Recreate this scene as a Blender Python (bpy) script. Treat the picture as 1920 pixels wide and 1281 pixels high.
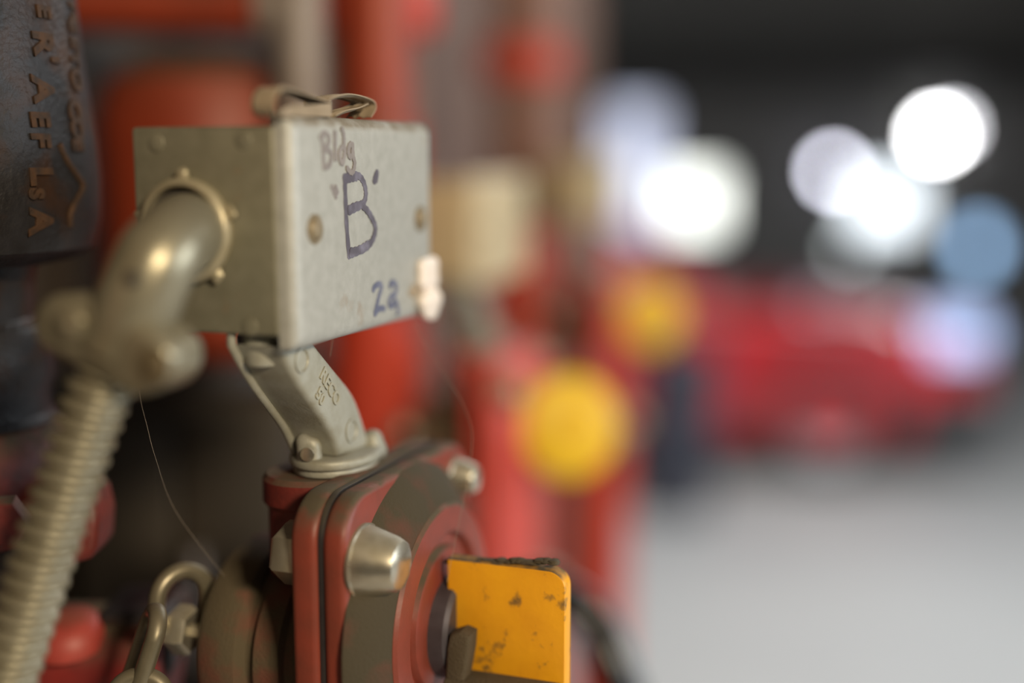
import bpy, bmesh, math, random
import numpy as np
from mathutils import Vector, Matrix

for o in list(bpy.data.objects): bpy.data.objects.remove(o)
S = bpy.context.scene
C = S.collection
random.seed(7)
V = Vector
PI = math.pi

# ------------------------------------------------------------------ camera
FPX, PITCH = 2293.0, math.radians(8.43)
EYE = V((0, 0, 1.5))
cam_d = bpy.data.cameras.new('camera'); cam = bpy.data.objects.new('camera', cam_d); C.objects.link(cam)
cam.location = EYE; cam.rotation_euler = (PI/2 - PITCH, 0, 0)
cam_d.sensor_width = 36; cam_d.lens = FPX*36/1920; cam_d.clip_start = .02; cam_d.clip_end = 100
cam_d.dof.use_dof = True; cam_d.dof.focus_distance = 0.568; cam_d.dof.aperture_fstop = 1.0
cam_d.dof.aperture_blades = 0
S.camera = cam

# ------------------------------------------------------------------ world and lights
w = bpy.data.worlds.new('world'); S.world = w; w.use_nodes = True
bg = w.node_tree.nodes['Background']; bg.inputs[0].default_value = (.72, .84, 1, 1); bg.inputs[1].default_value = .025

def area(name, loc, aim, sx, sy, col, watts):
    d = bpy.data.lights.new(name, 'AREA'); d.shape = 'RECTANGLE'; d.size = sx; d.size_y = sy
    d.color = col; d.energy = watts
    o = bpy.data.objects.new(name, d); C.objects.link(o); o.location = loc
    o.rotation_euler = (V(aim) - V(loc)).to_track_quat('-Z', 'Y').to_euler(); return o
area('bay_door_daylight', (5.0, .6, 2.0), (0, .9, 1.3), 2.6, 2.2, (.86, .94, 1), 135)
area('warm_lamp', (1.25, -1.55, 2.5), (-.05, .6, 1.35), .45, .30, (1, .83, .58), 72)
area('hall_tube_lamp', (1.5, 3.6, 2.85), (1.5, 3.7, 0), 2.4, 1.2, (.95, .99, 1), 95)

S.view_settings.view_transform = 'Standard'; S.view_settings.look = 'None'
S.view_settings.exposure = 0; S.view_settings.gamma = 1; S.view_settings.use_curve_mapping = False

# ------------------------------------------------------------------ frames of reference
sP, cP = math.sin(PITCH), math.cos(PITCH)
RI, UP, FW = V((1, 0, 0)), V((0, sP, cP)), V((0, cP, -sP))
def ray(u, v): return RI*((u-960)/FPX) + UP*((640.5-v)/FPX) + FW
def P(u, v, d): return EYE + ray(u, v)*d
# frame of the nearest riser: x = outwards from the box cover, y = along the cover away from us, z = up
NN, RR = V((.9393, -.3431, 0)), V((.3431, .9393, 0))
ORG = P(525, 440, .505)
YAW = math.atan2(NN.y, NN.x)
def pb(u, v, b):
    q = ray(u, v); t = ((ORG-EYE).dot(NN)+b)/q.dot(NN); X = EYE+q*t-ORG; return V((b, X.dot(RR), X.z))
def pa(u, v, a):
    q = ray(u, v); t = ((ORG-EYE).dot(RR)+a)/q.dot(RR); X = EYE+q*t-ORG; return V((X.dot(NN), a, X.z))
def loc_of(X): X = X-ORG; return V((X.dot(NN), X.dot(RR), X.z))
def world_of(l): return ORG + NN*l[0] + RR*l[1] + V((0, 0, l[2]))

# ------------------------------------------------------------------ materials
MATS = {}
def mat(name, col, rough=.5, metal=0., col2=None, scale=60., lo=.35, hi=.7, bump=0., bscale=300., dust=0., dustcol=(.085, .066, .04),
        spots=None, spot_scale=25., spot_lo=.6, spot_hi=.68, coat=0., dlo=.15, dhi=.75, spec=.5):
    if name in MATS: return MATS[name]
    m = bpy.data.materials.new(name); m.use_nodes = True; nt = m.node_tree; N = nt.nodes; L = nt.links
    b = N['Principled BSDF']; b.inputs['Roughness'].default_value = rough; b.inputs['Metallic'].default_value = metal
    b.inputs['Base Color'].default_value = (*col, 1); b.inputs['Coat Weight'].default_value = coat
    b.inputs['Specular IOR Level'].default_value = spec
    tc = N.new('ShaderNodeTexCoord')
    def noise(sc, det=4):
        n = N.new('ShaderNodeTexNoise'); n.inputs['Scale'].default_value = sc; n.inputs['Detail'].default_value = det
        L.new(tc.outputs['Object'], n.inputs['Vector']); return n.outputs['Fac']
    def rng(s, a, c):
        r = N.new('ShaderNodeMapRange'); r.inputs[1].default_value = a; r.inputs[2].default_value = c; L.new(s, r.inputs[0]); return r.outputs[0]
    def mix(f, a, c):
        x = N.new('ShaderNodeMix'); x.data_type = 'RGBA'; L.new(f, x.inputs[0])
        for sock, val in ((x.inputs[6], a), (x.inputs[7], c)):
            if isinstance(val, tuple): sock.default_value = (*val, 1)
            else: L.new(val, sock)
        return x.outputs[2]
    cur = col
    if col2: cur = mix(rng(noise(scale), lo, hi), cur, col2)
    if spots: cur = mix(rng(noise(spot_scale, 6), spot_lo, spot_hi), cur, spots)
    if dust > 0:
        g = N.new('ShaderNodeNewGeometry'); sx = N.new('ShaderNodeSeparateXYZ'); L.new(g.outputs['Normal'], sx.inputs[0])
        up = rng(sx.outputs[2], dlo, dhi)
        mu = N.new('ShaderNodeMath'); mu.operation = 'MULTIPLY'; L.new(up, mu.inputs[0]); L.new(rng(noise(90, 5), .15, .55), mu.inputs[1])
        m2 = N.new('ShaderNodeMath'); m2.operation = 'MULTIPLY'; L.new(mu.outputs[0], m2.inputs[0]); m2.inputs[1].default_value = dust
        cur = mix(m2.outputs[0], cur, dustcol)
        ro = N.new('ShaderNodeMapRange'); L.new(m2.outputs[0], ro.inputs[0]); ro.inputs[3].default_value = rough; ro.inputs[4].default_value = .95
        L.new(ro.outputs[0], b.inputs['Roughness'])
        if metal:
            me = N.new('ShaderNodeMapRange'); L.new(m2.outputs[0], me.inputs[0]); me.inputs[3].default_value = metal; me.inputs[4].default_value = 0
            L.new(me.outputs[0], b.inputs['Metallic'])
    if not isinstance(cur, tuple): L.new(cur, b.inputs['Base Color'])
    if bump:
        bp = N.new('ShaderNodeBump'); bp.inputs['Strength'].default_value = bump; bp.inputs['Distance'].default_value = .001
        L.new(noise(bscale, 3), bp.inputs['Height']); L.new(bp.outputs[0], b.inputs['Normal'])
    MATS[name] = m; return m
def emit(name, col, st):
    m = bpy.data.materials.new(name); m.use_nodes = True; nt = m.node_tree
    b = nt.nodes['Principled BSDF']; b.inputs['Base Color'].default_value = (*col, 1)
    b.inputs['Emission Color'].default_value = (*col, 1); b.inputs['Emission Strength'].default_value = st
    tc = nt.nodes.new('ShaderNodeTexCoord'); n = nt.nodes.new('ShaderNodeTexNoise'); n.inputs['Scale'].default_value = 8
    r = nt.nodes.new('ShaderNodeMapRange'); r.inputs[3].default_value = st*.92; r.inputs[4].default_value = st*1.08
    nt.links.new(tc.outputs['Object'], n.inputs['Vector']); nt.links.new(n.outputs['Fac'], r.inputs[0]); nt.links.new(r.outputs[0], b.inputs['Emission Strength'])
    return m

GALV = mat('galvanised_sheet', (.235, .22, .16), .5, .25, (.19, .178, .125), 90, bump=.12, bscale=900, spots=(.28, .2, .13), spot_scale=45, spot_lo=.66, spot_hi=.78, dust=.55, dlo=.3)
COVER = mat('galvanised_cover', (.44, .44, .41), .48, .2, (.375, .375, .345), 160, bump=.15, bscale=1100, spots=(.33, .25, .18), spot_scale=38, spot_lo=.68, spot_hi=.8, dust=.8, dustcol=(.15, .115, .07), dlo=.1, dhi=.45)
ZINC = mat('zinc_casting', (.31, .28, .20), .33, .55, (.25, .222, .15), 70, bump=.08, bscale=500, dust=.35)
CAST = mat('cast_fitting', (.39, .385, .33), .5, .25, (.32, .305, .24), 120, bump=.15, bscale=700, dust=.3)
STEEL = mat('bright_bolt', (.62, .57, .46), .25, .85, (.5, .45, .34), 120, dust=.5)
RED = mat('dusty_red_paint', (.235, .045, .027), .42, 0, (.18, .042, .026), 60, bump=.1, bscale=500, dust=1., dlo=.25, dhi=.7)
REDROUGH = mat('cast_red_paint', (.17, .022, .016), .5, 0, (.10, .016, .012), 120, bump=.3, bscale=300, dust=.9)
REDPIPE = mat('red_pipe_paint', (.62, .055, .022), .5, 0, (.5, .045, .02), 25, dust=.7, dustcol=(.2, .13, .08), dlo=.3)
DUSTRED = mat('dust_caked_red', (.050, .038, .019), .9, 0, (.10, .035, .02), 45, .54, .8, bump=.4, bscale=700)
DUST = mat('caked_dust', (.075, .057, .032), .95, 0, (.09, .07, .045), 120, bump=.5, bscale=800)
YEL = mat('yellow_enamel', (.90, .42, .012), .45, 0, (.80, .35, .012), 50, bump=.15, bscale=350, spots=(.1, .075, .04), spot_scale=100, spot_lo=.615, spot_hi=.73, dust=1., dlo=.4)
IRON = mat('cast_iron', (.028, .027, .031), .45, .1, (.014, .012, .012), 45, bump=.5, bscale=330, spots=(.05, .021, .008), spot_scale=24, spot_lo=.5, spot_hi=.68, spec=.3)
RUST = mat('rusty_letters', (.062, .026, .008), .8, 0, (.018, .01, .006), 180, bump=.4, bscale=600)
BLACK = mat('black_rubber', (.012, .013, .016), .25, 0, (.02, .02, .024), 80, bump=.1)
BLACKM = mat('black_paint', (.02, .018, .02), .5, 0, (.035, .03, .03), 80, dust=.7)
GREYPURPLE = mat('grey_stem', (.10, .09, .105), .45, .4, (.07, .06, .07), 90)
INK = mat('marker_ink', (.092, .082, .108), .55, 0, (.19, .18, .24), 140, .45, .75)
INKFADE = mat('faded_marker_ink', (.22, .195, .19), .6, 0, (.28, .25, .24), 140, .45, .75)
INKBLUE = mat('blue_marker_ink', (.11, .12, .19), .55, 0, (.2, .21, .28), 140, .45, .75)
PAPER = mat('brown_paper', (.33, .26, .18), .75, 0, (.26, .2, .13), 120, bump=.2)
WHITE = mat('white_sealant', (.86, .78, .72), .45, 0, (.8, .7, .62), 110, bump=.2)
WEB = mat('cobweb', (.3, .25, .2), .6, 0, (.25, .2, .16), 400)
GREYPIPE = mat('grey_pipe', (.30, .25, .22), .55, .2, (.24, .19, .16), 20)
WALLM = mat('plaster_wall', (.125, .064, .042), .9, 0, (.095, .05, .034), 3, bump=.1, bscale=60)
DARKWALL = mat('dark_wall', (.17, .17, .168), .9, 0, (.14, .14, .14), 2)
CEILM = mat('dark_ceiling', (.035, .033, .03), .9, 0, (.025, .024, .022), 2)
BEAMM = mat('dark_beam', (.03, .03, .03), .8, 0, (.02, .02, .02), 3)
FLOORM = mat('concrete_floor', (.50, .50, .49), .55, 0, (.44, .44, .44), 1.2, bump=.05, bscale=40)
PILLARM = mat('grey_pillar', (.22, .235, .25), .8, 0, (.19, .2, .215), 4)
CARRED = mat('car_paint', (.50, .006, .014), .28, 0, (.45, .005, .012), 3, coat=.5)
CARBLACK = mat('car_trim', (.02, .02, .022), .6, 0, (.03, .03, .032), 6)
CARGLASS = mat('car_glass', (.10, .16, .25), .06, .6, (.09, .14, .22), 4)
ALLOY = mat('alloy_wheel', (.6, .6, .62), .4, .5, (.5, .5, .52), 12)
WFRAME = mat('window_frame', (.07, .07, .07), .6, 0, (.06, .06, .06), 8)

# ------------------------------------------------------------------ mesh helpers
def thing(name, label, cat, base=(0, 0, 0), group=None, frame='riser'):
    o = bpy.data.objects.new(name, None); C.objects.link(o); o.empty_display_size = .02
    if frame == 'riser': o.location = world_of(base); o.rotation_euler = (0, 0, YAW)
    else: o.location = base
    o['label'] = label; o['category'] = cat; o['base'] = list(base)
    if group: o['group'] = group
    return o
def root_base(p):
    while p.parent: p = p.parent
    return V(p['base'])
def obj(name, bm, m, parent=None, smooth=True, label=None):
    if parent: bmesh.ops.translate(bm, verts=bm.verts, vec=-root_base(parent))
    bmesh.ops.recalc_face_normals(bm, faces=bm.faces)
    me = bpy.data.meshes.new(name); bm.to_mesh(me); bm.free(); me.materials.append(m)
    if smooth:
        me.shade_smooth()
        try: me.set_sharp_from_angle(angle=math.radians(38))
        except Exception: pass
    o = bpy.data.objects.new(name, me); C.objects.link(o)
    if parent: o.parent = parent
    if label: o['label'] = label
    return o
def tag(o, label, cat, group=None):
    o['label'] = label; o['category'] = cat
    if group: o['group'] = group
    return o
def struct(o): o['kind'] = 'structure'; return o
def merge(*bms):
    out = bmesh.new()
    for b in bms:
        me = bpy.data.meshes.new('t'); b.to_mesh(me); b.free(); out.from_mesh(me); bpy.data.meshes.remove(me)
    return out
def box(x0, x1, y0, y1, z0, z1, bev=0, seg=3):
    bm = bmesh.new()
    vs = [bm.verts.new(p) for p in [(x0,y0,z0),(x1,y0,z0),(x1,y1,z0),(x0,y1,z0),(x0,y0,z1),(x1,y0,z1),(x1,y1,z1),(x0,y1,z1)]]
    for f in [(0,3,2,1),(4,5,6,7),(0,1,5,4),(1,2,6,5),(2,3,7,6),(3,0,4,7)]: bm.faces.new([vs[i] for i in f])
    if bev: bmesh.ops.bevel(bm, geom=bm.edges[:], offset=bev, segments=seg, profile=.5, affect='EDGES')
    return bm
def prism(pts, vec, bev=0, seg=3):
    """planar polygon (3d points) swept along vec, edges of both ends bevelled"""
    bm = bmesh.new(); vec = V(vec)
    a = [bm.verts.new(V(p)) for p in pts]; b = [bm.verts.new(V(p)+vec) for p in pts]
    f0 = bm.faces.new(a); f1 = bm.faces.new(b[::-1]); n = len(a)
    for i in range(n): bm.faces.new([a[i], b[i], b[(i+1) % n], a[(i+1) % n]])
    bmesh.ops.recalc_face_normals(bm, faces=bm.faces)
    if bev: bmesh.ops.bevel(bm, geom=list(set(f0.edges[:]+f1.edges[:])), offset=bev, segments=seg, profile=.5, affect='EDGES')
    return bm
def frame_of(d):
    d = V(d).normalized(); a = V((0, 0, 1)) if abs(d.z) < .9 else V((1, 0, 0))
    x = d.cross(a).normalized(); return x, x.cross(d).normalized(), d
def revolve(prof, o, d, seg=40, start=0.):
    """prof: list of (radius, height along d)"""
    x, y, d = frame_of(d); o = V(o); bm = bmesh.new(); rings = []
    for r, h in prof:
        if r < 1e-6: rings.append([bm.verts.new(o+d*h)])
        else: rings.append([bm.verts.new(o+d*h+x*(r*math.cos(start+2*PI*i/seg))+y*(r*math.sin(start+2*PI*i/seg))) for i in range(seg)])
    for p, q in zip(rings, rings[1:]):
        for i in range(seg):
            j = (i+1) % seg
            if len(p) == 1 and len(q) == 1: continue
            if len(p) == 1: bm.faces.new([p[0], q[j], q[i]])
            elif len(q) == 1: bm.faces.new([p[i], p[j], q[0]])
            else: bm.faces.new([p[i], p[j], q[j], q[i]])
    return bm
def cyl(o, d, r, h, seg=40, bev=.0008):
    return revolve([(0, 0), (r-bev, 0), (r, bev), (r, h-bev), (r-bev, h), (0, h)], o, d, seg)
def hexnut(o, d, r, h, rot=0., hole=0):
    return revolve([(0, 0), (r, 0), (r, h*.8), (r*.86, h), (0, h)], o, d, 6, rot)
def spline(pts, n=12):
    pts = [V(p) for p in pts]; q = [pts[0]*2-pts[1]]+pts+[pts[-1]*2-pts[-2]]; out = []
    for i in range(1, len(q)-2):
        for k in range(n):
            t = k/n; a, b, c, d = q[i-1:i+3]
            out.append(.5*((2*b)+(c-a)*t+(2*a-5*b+4*c-d)*t*t+(3*b-a-3*c+d)*t**3))
    out.append(pts[-1]); return out
def tube(path, rad, seg=20, cap=True, closed=False):
    path = [V(p) for p in path]; n = len(path); bm = bmesh.new(); rings = []
    rf = rad if callable(rad) else (lambda i: rad)
    T = []
    for i in range(n):
        if closed: t = path[(i+1) % n]-path[i-1]
        else: t = path[min(i+1, n-1)]-path[max(i-1, 0)]
        T.append(t.normalized())
    x, _, _ = frame_of(T[0])
    for i in range(n):
        x = (x-T[i]*x.dot(T[i])).normalized(); y = T[i].cross(x)
        rings.append([bm.verts.new(path[i]+(x*math.cos(2*PI*k/seg)+y*math.sin(2*PI*k/seg))*rf(i)) for k in range(seg)])
    for i in range(n if closed else n-1):
        p, q = rings[i], rings[(i+1) % n]
        if closed and i == n-1:   # align seam
            best = min(range(seg), key=lambda s: sum((p[k].co-q[(k+s) % seg].co).length for k in range(seg)))
            q = [q[(k+best) % seg] for k in range(seg)]
        for k in range(seg): bm.faces.new([p[k], p[(k+1) % seg], q[(k+1) % seg], q[k]])
    if cap and not closed: bm.faces.new(rings[0][::-1]); bm.faces.new(rings[-1])
    return bm
def arc_path(c, x, y, r, a0, a1, n=24): 
    c, x, y = V(c), V(x), V(y); return [c+x*(r*math.cos(a0+(a1-a0)*i/n))+y*(r*math.sin(a0+(a1-a0)*i/n)) for i in range(n+1)]
def ribbon(pts, width, lift, b=0.):
    """hand drawn marker line lying on the cover plane x=b: pts local (b,a,c)"""
    bm = bmesh.new()
    ps = [V((0, p[1], p[2])) for p in pts]; n = len(ps); L = []; R = []
    for i in range(n):
        t = (ps[min(i+1, n-1)]-ps[max(i-1, 0)]).normalized(); s = V((0, -t.z, t.y))*(width/2)*(1+.12*math.sin(i*1.7))
        L.append(ps[i]+s); R.append(ps[i]-s)
    e = (ps[-1]-ps[-2]).normalized()*width*.3; s0 = (ps[0]-ps[1]).normalized()*width*.3
    loop = L+[(L[-1]*.7+R[-1]*.3)+e, (L[-1]*.3+R[-1]*.7)+e]+R[::-1]+[(R[0]*.7+L[0]*.3)+s0, (R[0]*.3+L[0]*.7)+s0]
    for i in range(n-1):
        bm.faces.new([bm.verts.new(V((b+lift, q.y, q.z))) for q in (L[i], L[i+1], R[i+1], R[i])])
    bm.faces.new([bm.verts.new(V((b+lift, q.y, q.z))) for q in (L[-1], (L[-1]*.7+R[-1]*.3)+e, (L[-1]*.3+R[-1]*.7)+e, R[-1])])
    bm.faces.new([bm.verts.new(V((b+lift, q.y, q.z))) for q in (R[0], (R[0]*.7+L[0]*.3)+s0, (R[0]*.3+L[0]*.7)+s0, L[0])])
    bmesh.ops.remove_doubles(bm, verts=bm.verts, dist=1e-6)
    r = bmesh.ops.extrude_face_region(bm, geom=bm.faces[:])
    bmesh.ops.translate(bm, verts=[g for g in r['geom'] if isinstance(g, bmesh.types.BMVert)], vec=(-lift*.95, 0, 0))
    return bm
def rrect(x0, x1, y0, y1, r, n=6):
    out = []
    for cx, cy, a in ((x1-r, y1-r, 0), (x0+r, y1-r, PI/2), (x0+r, y0+r, PI), (x1-r, y0+r, 1.5*PI)):
        out += [(cx+r*math.cos(a+PI/2*i/n), cy+r*math.sin(a+PI/2*i/n)) for i in range(n+1)]
    return out
def glyphs(text, size, depth, bold=.02):
    cu = bpy.data.curves.new('glyphs', 'FONT'); cu.body = text; cu.size = size; cu.extrude = depth; cu.bevel_depth = depth*.25; cu.resolution_u = 3; cu.offset = size*bold
    o = bpy.data.objects.new('glyphs', cu); C.objects.link(o)
    dg = bpy.context.evaluated_depsgraph_get(); me = bpy.data.meshes.new_from_object(o.evaluated_get(dg))
    bm = bmesh.new(); bm.from_mesh(me); bpy.data.objects.remove(o); bpy.data.curves.remove(cu); bpy.data.meshes.remove(me); return bm
def copy_tree(o, parent=None, skip=()):
    c = o.copy(); C.objects.link(c); c.parent = parent
    for ch in [x for x in o.children if x.name.split('.')[0] not in skip]: copy_tree(ch, c, skip)
    return c

# ================================================================== THE SETTING
def wallquad(name, p0, p1, z0, z1, th, m):
    p0, p1 = V((*p0, 0)), V((*p1, 0)); d = (p1-p0).normalized(); s = V((-d.y, d.x, 0))*th
    return struct(obj(name, prism([p0+V((0,0,z0)), p1+V((0,0,z0)), p1+V((0,0,z1)), p0+V((0,0,z1))], s), m, smooth=False))
struct(obj('floor', box(-2.5, 9, -3, 9.6, -.1, 0), FLOORM, smooth=False))
struct(obj('ceiling', box(-2.5, 9, -2, 9.6, 3.0, 3.1), CEILM, smooth=False))
wallquad('wall_left', (-.90, -1.5), (.27, 4.5), 0, 3.0, .12, WALLM)
wallquad('wall_side', (-2.4, 4.6), (-2.4, 9.4), 0, 3.0, .12, DARKWALL)
wallquad('wall_back', (-2.5, 9.3), (9, 9.3), 0, 3.0, .15, DARKWALL)
struct(obj('trim_1', box(-2.4, 9, 8.75, 9.0, 2.02, 2.35, .01), BEAMM, smooth=False))

def window(name, u, v, wpx, hpx, m, d=9.2, mull=True):
    c = P(u, v, d); w, h = wpx/FPX*d/2, hpx/FPX*d/2
    wy = 9.3; t = .03
    pane = struct(obj(name, box(c.x-w, c.x+w, wy-.03, wy-.02, c.z-h, c.z+h), m, smooth=False))
    fr = merge(box(c.x-w-t, c.x-w, wy-.06, wy, c.z-h-t, c.z+h+t), box(c.x+w, c.x+w+t, wy-.06, wy, c.z-h-t, c.z+h+t),
               box(c.x-w, c.x+w, wy-.06, wy, c.z+h, c.z+h+t), box(c.x-w, c.x+w, wy-.06, wy, c.z-h-t, c.z-h))
    f = obj('window_frame', fr, WFRAME, smooth=False); f.parent = pane
    return pane
window('window_1', 1190, 320, 90, 230, emit('pale_violet_daylight', (.70, .75, .95), 1.15))
window('window_2', 1302, 378, 98, 98, emit('bright_daylight', (.97, 1, .93), 3.0))
window('window_3', 1662, 382, 116, 96, emit('blue_white_daylight', (.86, .94, 1), 2.8))
window('window_4', 1838, 465, 44, 56, emit('blue_daylight', (.38, .62, .95), 3.6))

def wall_lamp(u, v, px, m, label):
    c = P(u, v, 9.1); r = px/FPX*9.1/2; y = 9.3
    t = thing('wall_lamp', label, 'lamp', (c.x, y, c.z), 'lamps on the back wall', frame='world')
    obj('housing', revolve([(0, 0), (r*1.25, 0), (r*1.25, .06), (r*1.05, .07), (r*1.05, .05), (0, .05)], (c.x, y, c.z), (0, -1, 0), 28), BEAMM, t)
    obj('bulb', revolve([(0, .05), (r, .05), (r, .08), (r*.7, .12), (0, .135)], (c.x, y, c.z), (0, -1, 0), 24), m, t, label='glowing round lens')
wall_lamp(1567, 322, 26, emit('lamp_violet', (.84, .84, .97), 22), 'round wall lamp with a soft violet-white glow beside the bluish window')
wall_lamp(1757, 253, 34, emit('lamp_white', (1, 1, 1), 40), 'brightest round white lamp high on the back wall')
wall_lamp(1602, 470, 22, emit('lamp_dim', (.7, .75, .75), 4.5), 'dim round wall lamp low under the bluish window')
wall_lamp(1786, 240, 24, emit('lamp_grey', (.9, .9, .95), 14), 'weaker grey-white lamp close beside the brightest lamp')

# ------------------------------------------------------------------ red car seen from its side
def build_car():
    x0, y0 = 2.22, 5.55
    t = thing('car', 'low red hatchback parked side-on on the grey concrete floor', 'car', (x0-1.9, y0+.8, 0), frame='world')
    prof = [(.0,.30),(.02,.22),(.38,.20),(1.16,.20),(3.1,.20),(3.75,.22),(3.95,.34),(3.98,.62),(3.86,.86),(3.6,.92),(1.55,.86),(1.25,.82),(.55,.78),(.12,.72),(.02,.5)]
    body = prism([(x0-a, y0, z) for a, z in prof], (0, 1.6, 0), .05, 3)
    obj('body', body, CARRED, t)
    cab = [(1.25,.82),(1.62,1.12),(1.95,1.34),(2.5,1.40),(3.2,1.36),(3.62,1.1),(3.8,.90)]
    bm = bmesh.new(); lo = []; hi = []
    for a, z in cab:
        ins = .02+.17*max(0, (z-.85)/.55); lo.append(bm.verts.new((x0-a, y0+ins+.02, z))); hi.append(bm.verts.new((x0-a, y0+1.58-ins, z)))
    bm.faces.new(lo); bm.faces.new(hi[::-1])
    for i in range(len(lo)): j = (i+1) % len(lo); bm.faces.new([lo[i], hi[i], hi[j], lo[j]])
    obj('cabin', bm, CARRED, t)
    def side_glass(pts):
        q = []
        for a, z in pts: ins = .02+.17*max(0, (z-.85)/.55); q.append((x0-a, y0+ins+.012, z))
        return prism(q, (0, .03, 0))
    obj('side_window', side_glass([(1.55,.90),(1.72,1.1),(1.98,1.28),(2.4,1.33),(2.4,.92)]), CARGLASS, t)
    obj('side_window', side_glass([(2.48,.92),(2.48,1.33),(3.1,1.3),(3.5,1.06),(3.58,.94)]), CARGLASS, t)
    wl = prism([(x0-1.27,y0+.16,.845),(x0-1.62,y0+.2,1.13),(x0-1.93,y0+.24,1.325),(x0-1.93,y0+1.36,1.325),(x0-1.62,y0+1.4,1.13),(x0-1.27,y0+1.44,.845)], (.012, 0, .012))
    obj('windscreen', wl, CARGLASS, t)
    obj('bumper', box(x0-.36, x0+.05, y0-.02, y0+1.62, .2, .44, .04), CARBLACK, t)
    obj('sill', box(x0-3.0, x0-1.1, y0-.015, y0+.05, .17, .25, .01), CARBLACK, t)
    for a, l in ((.75, 0), (3.15, 0)):
        for yy, sgn in ((y0-.012, -1), (y0+1.612, 1)):
            ty = obj('tyre', revolve([(.19,0),(.29,0),(.315,.03),(.315,.16),(.29,.19),(.19,.19)], (x0-a, yy, .315), (0, -sgn, 0), 36), CARBLACK, t)
            rim = merge(revolve([(.0,.03),(.05,.02),(.06,.05),(.17,.05),(.185,.01),(.2,.01),(.2,.15),(0,.15)], (x0-a, yy, .315), (0, -sgn, 0), 36))
            hub = obj('hubcap', rim, ALLOY, ty)
    obj('headlamp', box(x0-.30, x0-.04, y0-.02, y0+.2, .62, .78, .02), emit('daytime_running_light', (.50, .62, .97), 1.25), t, label='glowing bluish headlamp')
    obj('door_handle', box(x0-2.33, x0-2.15, y0-.03, y0+.02, .78, .81, .008), CARBLACK, t)
    return t
build_car()

bc = P(1272, 860, 5.25); bx, by = bc.x, bc.y
bn = thing('waste_bin', 'dark blue-grey lidded bin standing in front of the red car', 'bin', (bx, by, 0), frame='world')
BINM = mat('bin_plastic', (.045, .05, .075), .5, 0, (.035, .04, .06), 5)
bb = bmesh.new(); rr_ = []
for z, hw in ((0, .115), (.03, .125), (.66, .155)): rr_.append([bb.verts.new((bx+x, by+y, z)) for x, y in rrect(-hw, hw, -hw, hw, .04, 4)])
for p, q in zip(rr_, rr_[1:]):
    for i in range(len(p)): bb.faces.new([p[i], p[(i+1) % len(p)], q[(i+1) % len(p)], q[i]])
bb.faces.new(rr_[0][::-1]); bb.faces.new(rr_[-1])
obj('bin_body', bb, BINM, bn)
obj('lid', prism([(bx+x, by+y, .66) for x, y in rrect(-.165, .165, -.165, .165, .045, 5)], (0, 0, .06), .02, 3), BINM, bn)
obj('lid_handle', tube([(bx-.05, by-.168, .68), (bx-.05, by-.195, .69), (bx+.05, by-.195, .69), (bx+.05, by-.168, .68)], .008, 10), CARBLACK, bn)

# ================================================================== NEAREST RISER
# ---------------- junction box
jb = thing('junction_box', 'galvanised steel junction box marked Bldg B and 22 in marker', 'electrical box', (-.038, .078, -.0447), 'junction boxes of the risers')
obj('body', box(-.0795, -.0080, .0103, .151, -.0447, .0447, .0018), GALV, jb)
def cover_shell():
    bm = bmesh.new(); rows = []
    for b, al, iz in ((-.0085, .0112, 0), (-.0050, .0114, .0001), (-.0032, .0119, .0008), (-.0014, .0132, .0024), (-.0004, .0152, .0046), (0, .0175, .0066)):
        rows.append([bm.verts.new((b, a, c)) for a, c in rrect(al, .1555-iz*.6, -.0512+iz, .0496-iz, max(.0008, .0030-iz*.3), 5)])
    for p, q in zip(rows, rows[1:]):
        for i in range(len(p)): bm.faces.new([p[i], p[(i+1) % len(p)], q[(i+1) % len(p)], q[i]])
    bm.faces.new(rows[0][::-1]); bm.faces.new(rows[-1]); return bm
cv = obj('cover', cover_shell(), COVER, jb)
for a, c in ((.0291, .0007), (.1403, .0004)):
    s = obj('screw', revolve([(.0068, -.0006), (.0066, .0006), (.0052, .0004), (.0046, .0016), (.003, .0026), (0, .003)], (0, a, c), (1, 0, 0), 28), mat('dull_screw', (.28, .23, .15), .6, .3, (.2, .15, .09), 200), cv)
for u, v in ((293, 268), (456, 262), (468, 612)):
    q = pa(u, v, .0103); obj('dimple', revolve([(.0045, -.0006), (.0038, .0004), (.002, .0008), (0, .0009)], q, (0, -1, 0), 20), GALV, jb)
def write(strokes, width, m, label, smooth_n=6):
    bms = []
    for st in strokes:
        pts = [pb(u, v, 0) for u, v in st]
        if len(pts) > 2: pts = spline(pts, smooth_n)
        bms.append(ribbon(pts, width, .00025+.00005*len(bms)))
    o = obj('marker_writing', merge(*bms), m, jb, smooth=False, label=label); o.parent = cv; return o
k = .2186   # zoom crop scale used when measuring the handwriting
def z1(*p): return [(570+x*k, 220+y*k) for x, y in p]
write([z1((150,150),(160,250),(165,340),(170,425)), z1((135,175),(175,135),(210,170),(205,230),(165,275)), z1((165,275),(215,290),(232,330),(220,400),(190,430),(165,425)),
       z1((262,125),(264,250),(268,365)), z1((322,95),(336,160),(338,230),(345,300),(330,390)), z1((335,250),(310,270),(300,320),(310,380),(332,395)),
       z1((400,225),(380,250),(375,300),(388,340),(405,320),(412,250)), z1((408,225),(415,330),(428,390),(420,450),(400,475),(372,450),(362,430))], .0026, INKFADE, 'faded handwritten Bldg')
write([z1((345,500),(352,640),(362,900),(385,1200)), z1((350,545),(400,525),(450,515)), z1((355,515),(420,495),(470,505),(505,550),(525,620),(525,690),(505,745)),
       z1((380,810),(440,780),(500,750)), z1((378,790),(430,762),(490,745)), z1((500,760),(545,810),(585,880),(607,940),(600,1010),(570,1075),(520,1125),(440,1160),(390,1180)),
       z1((395,1150),(450,1140),(510,1110),(550,1080))], .0034, INK, 'large handwritten capital B')
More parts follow.
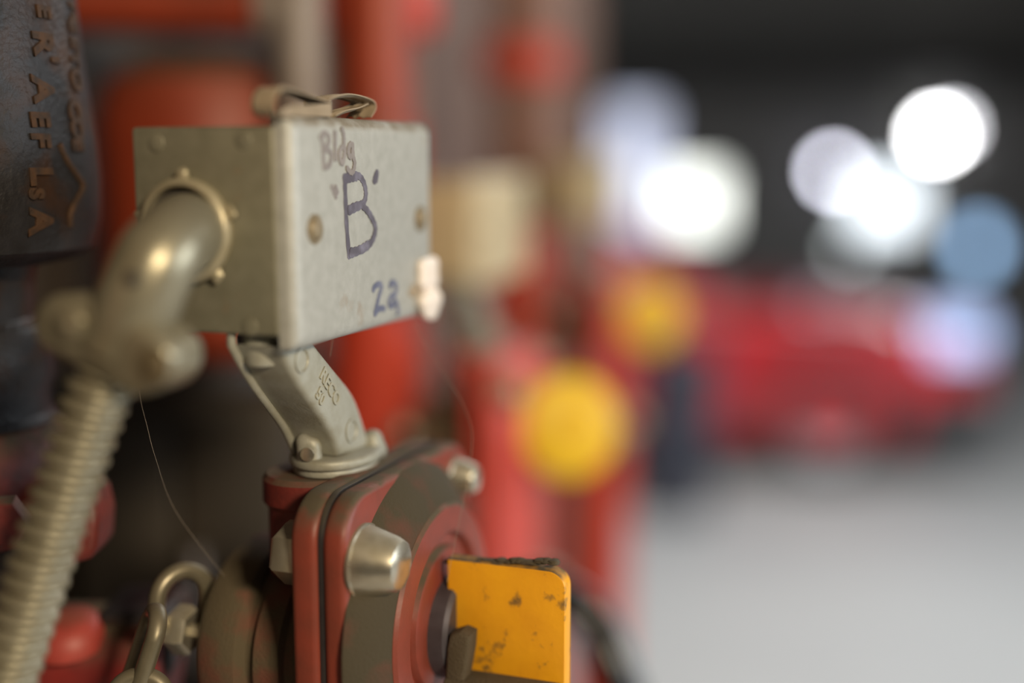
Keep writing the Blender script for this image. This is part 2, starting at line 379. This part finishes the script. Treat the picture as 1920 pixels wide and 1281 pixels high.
write([z1((235,590),(262,660),(275,690)), z1((268,590),(285,650))], .0024, INKFADE, 'faded opening quotation mark')
write([z1((628,470),(610,510),(600,555)), z1((622,490),(612,545))], .0036, INK, 'closing quotation mark')
def z2(*p): return [(680+x*.1249, 480+y*.1249) for x, y in p]
write([z2((155,525),(165,480),(215,430),(265,430),(278,480),(245,590),(215,720),(180,860)), z2((175,880),(220,815),(270,785),(325,795)),
       z2((410,470),(415,420),(450,395),(490,430),(500,500),(480,580),(430,600),(395,680),(410,750),(450,740),(480,680),(500,700),(525,790),(520,870))], .0030, INKBLUE, 'handwritten 22')
# white sealant blob on the cover's lower far corner
def blob(c, r, sq, seed):
    bm = bmesh.new(); bmesh.ops.create_icosphere(bm, subdivisions=3, radius=1); rd = random.Random(seed); ph = [rd.uniform(0, 6) for _ in range(6)]
    for v in bm.verts:
        q = v.co; f = 1+.12*math.sin(3*q.x+ph[0])+.1*math.sin(4*q.y+ph[1])+.12*math.sin(5*q.z+ph[2])
        v.co = V((q.x*sq[0], q.y*sq[1], q.z*sq[2]))*(r*f)+V(c)
    return bm
obj('sealant', merge(blob(pb(800, 512, .001), .0085, (.55, 1.2, .95), 1), blob(pb(803, 535, .0), .0075, (.5, 1.1, 1.0), 4), blob(pb(800, 568, .001), .0088, (.6, 1.2, 1.0), 2)), WHITE, jb, label='white lump of sealant')
obj('rust_streak', blob(pb(778, 546, .0), .006, (.12, 1.3, .5), 3), PAPER, jb)

# ---------------- curled paper scrap lying on the box
ps = thing('paper_scrap', 'curled scrap of brown paper lying on top of the marked box', 'paper', (-.012, .04, .0495))
def sheet(prof, x0, x1, th=.0006, nx=6, tw=0.):
    prof = spline(prof, 8); bm = bmesh.new(); rows = []
    for i in range(nx+1):
        x = x0+(x1-x0)*i/nx
        rows.append([bm.verts.new((x+tw*p[0], p[0], p[1]+.0006*math.sin(9*i+60*p[0]))) for p in [(q.x, q.y) for q in prof]])
    for a, b in zip(rows, rows[1:]):
        for j in range(len(a)-1): bm.faces.new([a[j], a[j+1], b[j+1], b[j]])
    bmesh.ops.recalc_face_normals(bm, faces=bm.faces); bmesh.ops.solidify(bm, geom=bm.faces[:], thickness=th); return bm
def prf(*px, b=-.006): return [V((pb(u, v, b).y, pb(u, v, b).z, 0)) for u, v in px]
obj('fold', sheet(prf((512,218),(503,210),(500,196),(504,178),(516,165),(534,166),(560,174),(585,184),(606,192)), -.013, -.002), PAPER, ps)
obj('flap', prism([pb(u, v, -.006)+V((.0045, 0, 0)) for u, v in ((508,219),(514,205),(530,198),(560,197),(604,194),(605,219))], (-.0008, 0, 0)), PAPER, ps, smooth=False)
obj('fold', sheet(prf((604,219),(606,200),(608,186),(640,178),(672,182),(692,190),(695,204),(686,221)), -.016, -.003), PAPER, ps)
obj('curl', sheet(prf((622,217),(640,209),(665,203),(684,194)), -.014, -.004), PAPER, ps)

# ---------------- 90 degree squeeze connector and flexible conduit
cn = thing('conduit_connector', 'ninety degree zinc conduit connector on the marked box side', 'conduit fitting', (-.05, .004, .001))
RINGM = mat('locknut_zinc', (.46, .41, .29), .4, .4, (.38, .33, .22), 90)
K0 = V((-.0515, .0103, .0))
ring = []
for i in range(49): ring.append((.0175, 0) if False else None)
obj('locknut', revolve([(.0170, 0), (.0222, 0), (.0232, .0015), (.0232, .0045), (.0222, .006), (.0205, .0066), (.0195, .006), (.0190, .003)], K0, (0, -1, 0), 40), RINGM, cn)
obj('sealing_ring', revolve([(.0160, 0), (.0192, 0), (.0192, .0025), (.0160, .0025)], K0, (0, -1, 0), 40), BLACKM, cn)
for i in range(5):
    an = 2*PI*i/5+.35; q = K0+V((.0232*math.cos(an), -.0025, .0232*math.sin(an)))
    obj('lug', blob(q, .0030, (1.3, .5, 1.3), i), RINGM, cn)
APL = -.046
e0, e1, e2, e3 = K0+V((0, -.004, 0)), V((pa(338, 440, -.024))), pa(283, 505, -.042), pa(228, 655, APL)
epath = spline([K0, pa(338, 441, -.014), pa(322, 456, -.030), pa(292, 492, -.041), pa(262, 560, -.046), pa(240, 615, APL), pa(228, 650, APL)], 8)
obj('elbow', tube(epath, lambda i: .0165 if i < 30 else .0165+.0006*(i-30)/10, 32), ZINC, cn)
pts = [(214,560),(255,585),(300,600),(335,622),(357,650),(358,685),(338,718),(298,733),(262,722),(232,702),(190,680),(150,660),(118,640),(104,606),(112,570),(138,548),(172,548)]
loop = [pa(u, v, APL) for u, v in pts]
cl = spline(loop+[loop[0]], 4)[:-1]
obj('clamp', prism([p+V((0, .011, 0)) for p in cl], (0, -.026, 0), .005, 4), ZINC, cn)
q = pa(288, 686, APL-.0150); obj('screw', revolve([(.0078, 0), (.0075, .0008), (.0062, .0004), (.0054, .0012), (.003, .0018), (0, .002)], q, (0, -1, 0), 24), mat('brown_screw', (.17, .135, .08), .55, .3, (.12, .09, .05), 200), cn)
q = pa(130, 606, APL-.0155); obj('screw', revolve([(.0075, 0), (.0066, .002), (.003, .0034), (0, .0036)], q, (0, -1, 0), 24), ZINC, cn)
q = pa(252, 522, APL-.0135); obj('inspection_hole', revolve([(0, 0), (.0026, 0), (.0026, .002), (0, .002)], q, (0, -1, 0), 16), BLACKM, cn)
fx = thing('flexible_conduit', 'ribbed galvanised flexible conduit running down from the elbow connector', 'conduit', tuple(pa(200, 690, APL)))
fpath = spline([pa(205, 690, APL), pa(172, 770, APL-.002), pa(128, 900, APL-.006), pa(82, 1040, APL-.010), pa(36, 1190, APL-.014), pa(-10, 1340, APL-.018), pa(-60, 1520, APL-.022)], 60)
cum = [0]
for p, q in zip(fpath, fpath[1:]): cum.append(cum[-1]+(q-p).length)
PIT = .0078
def flex():
    seg = 36; bm = bmesh.new(); rings = []; n = len(fpath)
    x, _, _ = frame_of(fpath[1]-fpath[0])
    for i in range(n):
        T = (fpath[min(i+1, n-1)]-fpath[max(i-1, 0)]).normalized(); x = (x-T*x.dot(T)).normalized(); y = T.cross(x)
        row = []
        for j in range(seg):
            ph = cum[i]/PIT-j/seg; f = math.sin(2*PI*ph); r = .0111+.0021*(abs(f)**.7*(1 if f > 0 else -1))
            row.append(bm.verts.new(fpath[i]+(x*math.cos(2*PI*j/seg)+y*math.sin(2*PI*j/seg))*r))
        rings.append(row)
    for p, q in zip(rings, rings[1:]):
        for j in range(seg): bm.faces.new([p[j], p[(j+1) % seg], q[(j+1) % seg], q[j]])
    return bm
obj('ribbed_sleeve', flex(), ZINC, fx)

# ---------------- offset conduit body under the box
cb = thing('angled_conduit_fitting', 'grey cast angled conduit body between the marked box and red gearbox', 'conduit fitting', (-.022, .08, -.116), 'angled conduit bodies of the risers')
fl = [(527,652),(545,690),(566,728),(598,775),(622,812),(640,856)]
fr_ = [(586,635),(598,652),(628,690),(664,738),(682,785),(697,840)]
Lp = [pb(u, v, -.010) for u, v in fl]; Rp = [pb(u, v, -.010) for u, v in fr_]
poly = spline(Lp, 3)+spline(Rp[::-1], 3)
obj('body', prism([p+V((-.026, 0, 0)) for p in poly], (.026, 0, 0), .0035, 4), CAST, cb)
lipo = [p+V((-.0245, -.0008, 0)) for p in spline(Lp, 3)]; lipo = [lipo[0]+V((0, .0005, .006))]+lipo
obj('top_hub', prism([(-.0255+.0100*math.cos(2*PI*i/36), .0290+.0120*math.sin(2*PI*i/36), -.0600) for i in range(36)], (0, 0, .0155), .0015, 2), CAST, cb)
obj('lip', tube(lipo, .0021, 12), CAST, cb)
obj('screw', revolve([(.0066, 0), (.0066, .004), (.004, .0056), (0, .006)], pb(468, 640, -.038)+V((0, .004, .0)), (0, -1, 0), 20), GREYPURPLE, cb)
q = pb(582, 846, -.024); obj('boss', blob(q, .0062, (1, .9, 1.5), 5), CAST, cb)
obj('screw', revolve([(.0035, 0), (.0033, .001), (0, .0016)], q+V((.002, -.0062, .0)), (.2, -1, 0), 16), STEEL, cb)
obj('boss', blob(pb(697, 838, -.010), .0062, (1, 1, 1.5), 6), CAST, cb)
base_c = V((-.021, .083, -.1165))
def oval(r0, r1, z0, z1, bev): return prism([base_c+V((r0*math.cos(2*PI*i/40), r1*math.sin(2*PI*i/40), z0)) for i in range(40)], (0, 0, z1-z0), bev, 3)
obj('base_flange', oval(.0215, .027, 0, .0055, .002), CAST, cb)
obj('gasket', oval(.0195, .025, -.0035, 0, .0008), CAST, cb)
# cast lettering on the face
def on_face(text, size, u, v, ang, m=CAST):
    bm = glyphs(text, size, .00035)
    q = pb(u, v, -.010)
    for ve in bm.verts:
        x, y, z = ve.co; ca, sa = math.cos(ang), math.sin(ang)
        ve.co = V((-.010+.0003+z, q.y+x*ca-y*sa, q.z+x*sa+y*ca))
    return bm
FACEANG = math.atan2(Lp[-1].z-Lp[1].z, Lp[-1].y-Lp[1].y)
obj('cast_lettering', merge(on_face('RECO', .009, 598, 706, FACEANG), on_face('50', .0085, 590, 742, FACEANG)), mat('cast_letter', (.38, .37, .30), .6, .2, (.34, .32, .25), 200), cb, smooth=False)
for u, v in ((566, 676), (659, 808)):
    q = pb(u, v, -.0099); obj('cast_ring', revolve([(.006, 0), (.006, .0006), (.005, .0008), (.0045, 0)], q, (1, 0, 0), 28), CAST, cb)

# ---------------- red gear operator with yellow flag
go = thing('gear_operator', 'dusty red bolted gearbox with yellow indicator flag under the marked box', 'gearbox', (.0, .09, -.40), 'red gear operators of the risers')
TOP = -.1185
def plate(a0, a1, r, x0, x1, bev): return prism([(x0, a, c) for a, c in rrect(a0, a1, -.40, TOP, r, 8)], (x1-x0, 0, 0), bev, 3)
obj('rear_half', plate(.02, .165, .022, -.0120, .0016, .0035), RED, go)
obj('gasket', plate(.0222, .163, .021, .0014, .0042, .0003), BLACKM, go)
obj('front_half', plate(.0205, .165, .022, .0040, .0160, .0035), RED, go)
def bolt(a, c, s=1.):
    b = obj('bolt', merge(revolve([(0, 0), (.0175*s, 0), (.0175*s, .0016), (.0160*s, .002)], (.0160, a, c), (1, 0, 0), 32), revolve([(.0168*s, 0), (.0162*s, .003*s), (.0128*s, .0150*s), (.0112*s, .0178*s), (.0075*s, .0192*s), (0, .0196*s)], (.0176, a, c), (1, 0, 0), 12, .26)), STEEL, go)
    n_ = obj('nut', revolve([(0, 0), (.0150*s, 0), (.0150*s, .011*s), (.0130*s, .0135*s), (0, .014*s)], (-.0120, a, c), (-1, 0, 0), 6, .3), STEEL, go)
bolt(.0375, -.1500); bolt(.146, -.1375, .62); bolt(.0365, -.37); bolt(.146, -.37)
CB = (.093, -.195)      # boss centre (a, c)
obj('boss_skirt', revolve([(.055, .0155), (.0765, .0155), (.0745, .0180), (.0575, .0310), (.055, .0310)], (0, *CB), (1, 0, 0), 72), DUSTRED, go, label='skirt caked in olive dust')
obj('boss', revolve([(0, .02), (.0560, .02), (.0575, .0312), (.0560, .0330), (.0440, .0337), (.0425, .0325), (.0420, .029), (.0365, .029), (.0350, .0325), (.033, .0333), (0, .0333)], (0, *CB), (1, 0, 0), 72), RED, go)
obj('stem_collar', revolve([(0, .033), (.026, .033), (.026, .041), (.024, .043), (0, .043)], (0, CB[0]+.002, CB[1]-.004), (1, 0, 0), 48), GREYPURPLE, go)
FA = .083
f0, f1 = pa(838, 1060, FA), pa(1056, 1062, FA)
def fl_out(x0, x1, z0, z1, r):
    n = 8; o = [(x0, z0), (x1, z0)]+[(x1-r+r*math.cos(PI/2*i/n), z1-r+r*math.sin(PI/2*i/n)) for i in range(n+1)]+[(x0, z1)]
    return o
ft = (f0.z+f1.z)/2; flg = obj('flag', prism([(x, FA, z) for x, z in fl_out(f0.x, f1.x+.001, ft-.058, ft, .0085)], (0, .010, 0), .0012, 2), YEL, go, label='chipped yellow enamel indicator flag')
obj('ledge', box(f0.x+.004, f1.x+.0, FA-.016, FA+.001, ft-.0605, ft-.0545, .0015), DUST, go)
lug = [(832,1281),(836,1215),(842,1192),(862,1186),(880,1194),(878,1225),(868,1281),(866,1330),(836,1330)]
obj('lug', prism([pa(u, v, FA-.014) for u, v in lug], (0, .012, 0), .002, 3), DUST, go)
obj('dust_fringe', merge(*[blob(pa(u, 1053+random.uniform(-2, 2), FA+.005), .0016, (2.2, 2, .7), int(u)) for u in range(845, 1040, 12)]), DUST, go)
o = bpy.data.objects['dust_fringe']; o['kind'] = 'stuff'
# squiggle of marker on the boss rim
sq = [(772,1166),(776,1180),(774,1210),(768,1235),(776,1240),(780,1262),(774,1281)]
# rear drum with ribs, behind the plates
def drum():
    pr = [(0, -.010), (.0465, -.010), (.0465, -.022), (.0435, -.024), (.0435, -.029), (.047, -.031), (.047, -.044), (.0438, -.046), (.0438, -.050), (.0505, -.053), (.0515, -.057), (.0515, -.070), (.049, -.074), (0, -.074)]
    return revolve(pr, (0, .0845, -.2125), (1, 0, 0), 72)
obj('drum', drum(), mat('dusty_drum', (.095, .072, .040), .9, 0, (.15, .05, .03), 40, .5, .7, bump=.4, bscale=700), go)
obj('neck', revolve([(0, -.17), (.021, -.17), (.021, -.137), (.0235, -.134), (.0235, -.123), (.0215, -.1205), (0, -.1205)], (-.030, .0735, 0), (0, 0, 1), 40), REDROUGH, go)
obj('pipe_stub', cyl((-.02, .11, -.396), (0, 0, -1), .045, 1.04), REDPIPE, go)
# hexagon nut and bolt on the drum's rear rim
rn = pb(364, 1184, -.082)
obj('rim_nut', revolve([(0, -.03), (.004, -.03), (.004, 0), (.0105, 0), (.0125, .003), (.0125, .010), (.0105, .012), (0, .0125)], rn, (-1, 0, 0), 6, .2), STEEL, go)

RISER1 = [jb, cb, go]

# ---------------- chain hanging on the valve
def link(c, long_, wide, th, d1, d2):
    d1, d2 = V(d1).normalized(), V(d2); d2 = (d2-d1*d2.dot(d1)).normalized(); c = V(c); p = []
    for i in range(48):
        an = 2*PI*i/48; x = math.cos(an)*wide; y = math.sin(an)*wide+(long_-wide)*(1 if math.sin(an) > 0 else -1 if math.sin(an) < -1e-9 else 0)
        p.append(c+d1*y+d2*x)
    return tube(p, th, 14, closed=True)
def chain(u, v, d, lo_, wi, th, d1, d2, lab):
    c = P(u, v, d); t = obj('chain_link', link(c, lo_, wi, th, d1, d2), mat('chain_steel', (.27, .235, .165), .36, .6, (.2, .175, .115), 90, dust=.4), None)
    tag(t, lab, 'chain', 'steel chain links beside the drum')
chain(342, 1128, .605, .0155, .0135, .0042, (.1, .15, 1), (.75, .66, 0), 'round upper chain link beside the ribbed drum')
chain(258, 1262, .575, .030, .0105, .0043, (.34, .1, 1), (.45, -.9, .1), 'long dull steel chain link hanging left of the round link')
chain(262, 1318, .565, .0125, .012, .0042, (.9, .1, .1), (0, .3, 1), 'lowest chain link threaded through the long link')

# ---------------- cast iron alarm valve at the left, with raised letters
AX, AY = -.297, .628
av = thing('alarm_valve', 'dark cast iron valve body with rusty raised letters and flow arrow', 'valve', (AX, AY, 1.30), frame='world')
bod = [(0, 1.80), (.070, 1.80), (.072, 1.70), (.074, 1.60), (.0775, 1.555), (.0825, 1.51), (.0835, 1.49), (.0825, 1.47), (.079, 1.456), (.070, 1.450), (.055, 1.447), (0, 1.447)]
obj('body', revolve(bod, (AX, AY, 0), (0, 0, 1), 96), IRON, av)
obj('neck', revolve([(0, 1.447), (.050, 1.447), (.047, 1.435), (.047, 1.420), (.052, 1.414), (0, 1.414)], (AX, AY, 0), (0, 0, 1), 64), IRON, av)
obj('flange', revolve([(0, 1.416), (.054, 1.416), (.056, 1.413), (.056, 1.386), (.053, 1.382), (.053, 1.370), (.057, 1.366), (0, 1.366)], (AX, AY, 0), (0, 0, 1), 64), IRON, av)
def rad_at(z):
    zs = [(h, r) for r, h in bod[1:-1]]; zs.sort()
    for (h0, r0), (h1, r1) in zip(zs, zs[1:]):
        if h0 <= z <= h1: return r0+(r1-r0)*(z-h0)/(h1-h0)
    return .072
def hit(u, v):   # where a sight line meets the valve's side, as (angle, z)
    q = ray(u, v); t = .3
    while t < .8:
        X = EYE+q*t
        if math.hypot(X.x-AX, X.y-AY) < rad_at(X.z): return math.atan2(X.y-AY, X.x-AX), X.z
        t += .0008
    return None
def raised(text, size, u, v, depth=.0014):
    h_ = hit(u, v)
    if not h_: return bmesh.new()
    a0, zz = h_; size *= 1.12; bm = glyphs(text, size, depth/2, .042)
    for ve in bm.verts:
        x, y, z = ve.co; x -= size*.33; y -= size*.33; Z = zz-x; r = rad_at(Z)+z+depth*.25; an = a0+y/rad_at(Z); ve.co = V((AX+r*math.cos(an), AY+r*math.sin(an), Z))
    return bm
for ch, u, v, sz in (('E', 80, 25, .011), ('R', 78, 82, .016), ("'", 92, 128, .016), ('A', 78, 168, .0155), ('E', 74, 228, .013), ('F', 74, 268, .013), ('L', 75, 335, .015), ('S', 66, 368, .010), ('A', 76, 415, .0155)):
    obj('raised_letter', raised(ch, sz, u, v), RUST, av, smooth=False)
for ch, u, v, sz in (('H', 134, 20, .012), ('E', 134, 52, .012), ('E', 138, 84, .011), ('T', 138, 112, .011), ('O', 140, 145, .013), ('C', 138, 205, .013), ('O', 142, 238, .013), ('E', 144, 275, .011)):
    obj('raised_letter', raised(ch, sz, u, v), RUST, av, smooth=False)
def onvalve(px, lift): 
    out = []
    for u, v in px:
        h_ = hit(u, v); r = rad_at(h_[1])+lift; out.append(V((AX+r*math.cos(h_[0]), AY+r*math.sin(h_[0]), h_[1])))
    return out
obj('raised_arrow', tube(spline(onvalve([(110,270),(122,298),(140,325),(154,350),(142,375),(132,400),(130,425)], .0), 5), .0018, 10), RUST, av)
# red grooved coupling and pipe under the valve
gc = thing('pipe_coupling', 'red grooved pipe coupling with bolt lug below the iron valve', 'pipe coupling', (AX, AY, 1.25), frame='world')
obj('housing', revolve([(0, 1.366), (.054, 1.366), (.062, 1.360), (.066, 1.352), (.066, 1.315), (.062, 1.308), (.05, 1.305), (0, 1.305)], (AX, AY, 0), (0, 0, 1), 64), REDROUGH, gc)
lp = [(126,905),(150,915),(172,930),(183,975),(180,1030),(165,1052),(112,1068),(90,1040),(95,950)]
obj('bolt_lug', prism([P(u, v, .60) for u, v in lp], (0, .03, 0), .004, 3), REDROUGH, gc)
obj('lug_bolt', hexnut(P(6, 972, .552), (.3, -1, 0), .012, .01), REDROUGH, gc)
up_ = thing('supply_pipe', 'dark vertical supply pipe under the red coupling', 'pipe', (AX, AY, 0), frame='world')
obj('pipe', cyl((AX, AY, 0), (0, 0, 1), .045, 1.306, 48), BLACKM, up_)
# red horizontal pipe in the lower left corner
hp = thing('branch_pipe', 'dusty red horizontal branch pipe beside the supply pipe', 'pipe', tuple(P(60, 1230, .66)), frame='world')
h0, h1 = P(-60, 1235, .66), P(322, 1235, .66)
obj('pipe', revolve([(0, 0), (.0300, 0), (.0300, (h1-h0).length-.004), (.0265, (h1-h0).length), (0, (h1-h0).length)], h0, h1-h0, 48), mat('branch_red', (.24, .018, .014), .5, 0, (.15, .014, .012), 70, dust=1., dlo=.2, dhi=.75), hp)
pl = P(128, 1180, .64)
obj('plug', revolve([(.021, 0), (.020, .006), (.015, .012), (.008, .015), (0, .016)], pl-V((0, 0, .006)), (0, -.25, 1), 32), mat('plug_red', (.42, .06, .045), .5, 0, (.3, .04, .03), 60, dust=.5, dlo=.75, dhi=.98), hp)
obj('saddle', box(pl.x+.012, pl.x+.052, pl.y-.0, pl.y+.05, pl.z-.03, pl.z+.008, .006), IRON, hp)

# ---------------- cobweb threads and dust crumbs
def thread(pts, lab):
    b = obj('cobweb_thread', tube(spline(pts, 6), .00009, 5), WEB, None); tag(b, lab, 'cobweb', 'cobweb threads')
thread([P(776, 604, .615), P(800, 650, .615), P(835, 705, .612), P(872, 768, .61), P(884, 850, .60), P(838, 1092, .588)], 'long cobweb thread from the box corner down to the gearbox')
thread([P(245, 610, .548), P(262, 740, .56), P(276, 800, .566), P(292, 860, .57), P(330, 960, .59), P(420, 1080, .60)], 'cobweb thread hanging from the conduit clamp')
thread([P(624, 634, .548), P(619, 668, .552)], 'short cobweb thread under the marked box')
thread([pa(800, 1062, FA-.003), pa(860, 1093, FA-.003), pa(920, 1128, FA-.002), pa(962, 1150, FA-.001)], 'cobweb thread across the yellow flag')

# ================================================================== RISERS FURTHER ALONG THE WALL
flag_c = V(((f0.x+f1.x)/2, FA, ft-.028))
LITRED = mat('daylit_red_paint', (.66, .075, .05), .5, 0, (.58, .06, .04), 30)  # brighter copy of the gearbox reds, daylight put into the colour
BEIGE = mat('beige_enamel', (.60, .49, .31), .5, 0, (.54, .44, .28), 30)
YELDISC = mat('yellow_disc_enamel', (.88, .56, .008), .5, 0, (.84, .5, .008), 30)
BROWNPIPE = mat('dusty_brown_pipe', (.26, .125, .085), .7, 0, (.2, .1, .07), 15)
def place(u, v, d, labels, extra):
    D = P(u, v, d)-world_of(flag_c)
    for src, lab in zip(RISER1, labels):
        t = copy_tree(src, None, skip=('marker_writing', 'sealant', 'rust_streak', 'cast_lettering', 'dust_fringe', 'flag', 'ledge', 'lug')); t.location = src.location+D; t['label'] = lab
        if src is jb:
            for ch in t.children: ch.material_slots[0].link = 'OBJECT'; ch.material_slots[0].material = BEIGE
        if src is go:
            for ch in t.children:
                if ch.data.materials[0] in (RED, DUSTRED, REDROUGH): ch.material_slots[0].link = 'OBJECT'; ch.material_slots[0].material = LITRED
            fc = world_of(flag_c)+D-t.location; fc.rotate(Matrix.Rotation(-YAW, 3, 'Z'))
            dd = V((.7, -.8, .15)).normalized()
            dsk = revolve([(0, -.006), (.046, -.006), (.05, -.003), (.05, .003), (.046, .006), (.02, .007), (.018, .012), (0, .012)], fc, dd, 40)
            bmesh.ops.translate(dsk, verts=dsk.verts, vec=root_base(t)); obj('indicator_disc', dsk, YELDISC, t, label='round yellow indicator disc')
    pipe_o = world_of((-.15, .11, 0))+D
    t = thing('riser_pipe', extra, 'pipe', (pipe_o.x, pipe_o.y, 0), 'vertical red riser pipes', frame='world')
    obj('pipe', cyl((pipe_o.x, pipe_o.y, 0), (0, 0, 1), .048, 1.40, 40), REDPIPE, t)
    obj('upper_pipe', cyl((pipe_o.x, pipe_o.y, 1.40), (0, 0, 1), .046, 1.6, 40), BROWNPIPE, t)
    for z in (1.12, 1.62):
        obj('coupling', revolve([(.047, 0), (.062, .004), (.066, .012), (.066, .05), (.062, .058), (.047, .062)], (pipe_o.x, pipe_o.y, z), (0, 0, 1), 40), REDPIPE, t)
    return D
D2 = place(1068, 800, 1.17, ('plain beige junction box on the middle riser', 'angled conduit body under the plain box of the middle riser', 'red gearbox with round yellow disc on the middle riser'), 'vertical red pipe of the middle riser')
place(1222, 590, 1.85, ('plain beige junction box on the riser nearest the windows', 'angled conduit body on the riser nearest the windows', 'red gearbox with round yellow disc on the riser nearest the windows'), 'vertical red pipe of the riser nearest the windows')

CHRED = mat('chamber_red', (.34, .042, .012), .5, 0, (.24, .032, .010), 12, dust=1., dustcol=(.07, .045, .024), dlo=.1, dhi=.7)
def wall_pt(y, off, z): 
    d = V((1.17, 6.0, 0)).normalized(); n_ = V((d.y, -d.x, 0)); p = V((-.90+.195*(y+1.5), y, z)); return p+n_*off
bd = obj('shade_board', prism([wall_pt(.2, .001, .3), wall_pt(1.62, .001, .3), wall_pt(1.62, .001, 2.5), wall_pt(.2, .001, 2.5)], wall_pt(0, .014, 0)-wall_pt(0, .001, 0)), mat('board_shade_brown', (.03, .02, .013), .8, 0, (.045, .03, .018), 6), None, smooth=False)  # added board, coloured dark to give the shade behind the chamber
tag(bd, 'added dark board standing in for shade on the wall behind the red chamber', 'board')
# retarding chamber (red tank) behind the marked box
tc_ = P(405, 400, 1.08)
tk = thing('retard_chamber', 'red domed cylindrical chamber behind the marked box', 'tank', (tc_.x, tc_.y, 0), frame='world')
zt, zb = P(405, 95, 1.08).z, P(405, 690, 1.08).z; R0 = .098
obj('shell', revolve([(0, zb), (R0*.55, zb+.006), (R0*.88, zb+.025), (R0, zb+.05), (R0, zt-.06), (R0*.9, zt-.028), (R0*.6, zt-.008), (0, zt)], (tc_.x, tc_.y, 0), (0, 0, 1), 56), CHRED, tk)
obj('foot_ring', cyl((tc_.x, tc_.y, zb-.012), (0, 0, 1), .06, .02, 40), BLACKM, tk)
# added cabinet under the chamber, its dark colour stands in for shade
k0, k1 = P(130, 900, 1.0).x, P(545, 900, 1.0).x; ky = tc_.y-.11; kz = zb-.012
kb = thing('shade_cabinet', 'added dark brown cabinet carrying the red chamber and standing in for shade', 'cabinet', ((k0+k1)/2, ky+.1, 0), frame='world')
CABM = mat('cabinet_shade_brown', (.026, .019, .012), .6, 0, (.045, .033, .02), 9, .45, .75)
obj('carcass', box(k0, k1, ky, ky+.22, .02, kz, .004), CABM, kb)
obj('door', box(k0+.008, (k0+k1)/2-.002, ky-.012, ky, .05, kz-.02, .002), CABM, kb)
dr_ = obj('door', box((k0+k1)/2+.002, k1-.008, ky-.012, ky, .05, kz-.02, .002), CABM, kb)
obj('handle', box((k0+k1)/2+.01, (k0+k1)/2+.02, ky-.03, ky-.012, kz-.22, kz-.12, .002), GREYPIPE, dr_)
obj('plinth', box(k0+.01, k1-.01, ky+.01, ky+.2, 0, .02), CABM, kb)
# pipes overhead behind the box
a0, a1 = P(120, 0, .98), P(560, 12, .98)
t = thing('header_pipe', 'red horizontal header pipe above the red chamber', 'pipe', tuple(a0), frame='world')
obj('pipe', tube([a0, a1], .024, 32), CHRED, t)
obj('end_coupling', tube([a1-V((.03, 0, 0)), a1+V((.012, 0, 0))], .029, 32), GREYPIPE, t)
c0 = P(565, 190, .98)
t = thing('drop_pipe', 'grey vertical drop pipe behind the curled paper', 'pipe', tuple(c0), frame='world')
obj('pipe', tube([V((c0.x, c0.y, 3.0)), V((c0.x, c0.y, c0.z+.02)), V((c0.x, c0.y, c0.z-.05))], .021, 28), GREYPIPE, t)
c0 = P(708, 250, 1.0)
t = thing('test_pipe', 'red vertical test pipe ending in a cap behind the marked box', 'pipe', tuple(c0), frame='world')
obj('pipe', tube([V((c0.x, c0.y, 3.0)), V((c0.x, c0.y, c0.z+.03)), V((c0.x, c0.y, c0.z-.03))], .028, 28), CHRED, t)
obj('end_cap', revolve([(.028, .03), (.036, .03), (.037, .025), (.037, -.02), (.03, -.03), (0, -.034)], (c0.x, c0.y, c0.z-.02), (0, 0, 1), 32), CHRED, t)

# black drain hose
hs = thing('drain_hose', 'shiny black rubber drain hose curving down to the floor', 'hose', tuple(P(1000, 1100, .98)), frame='world')
hpnts = [world_of((.02, .10, -.405))+D2, P(985, 1108, 1.03), P(1062, 1122, .98), P(1118, 1172, .97), P(1155, 1260, .96), P(1185, 1360, .96), P(1200, 1600, .97)]
e = hpnts[-1]; hpnts += [V((e.x+.01, e.y+.02, .5)), V((e.x+.03, e.y+.05, .06)), V((e.x+.15, e.y+.2, .014)), V((e.x+.1, e.y+.6, .014))]
obj('hose', tube(spline(hpnts, 12), .0165, 20), BLACK, hs)
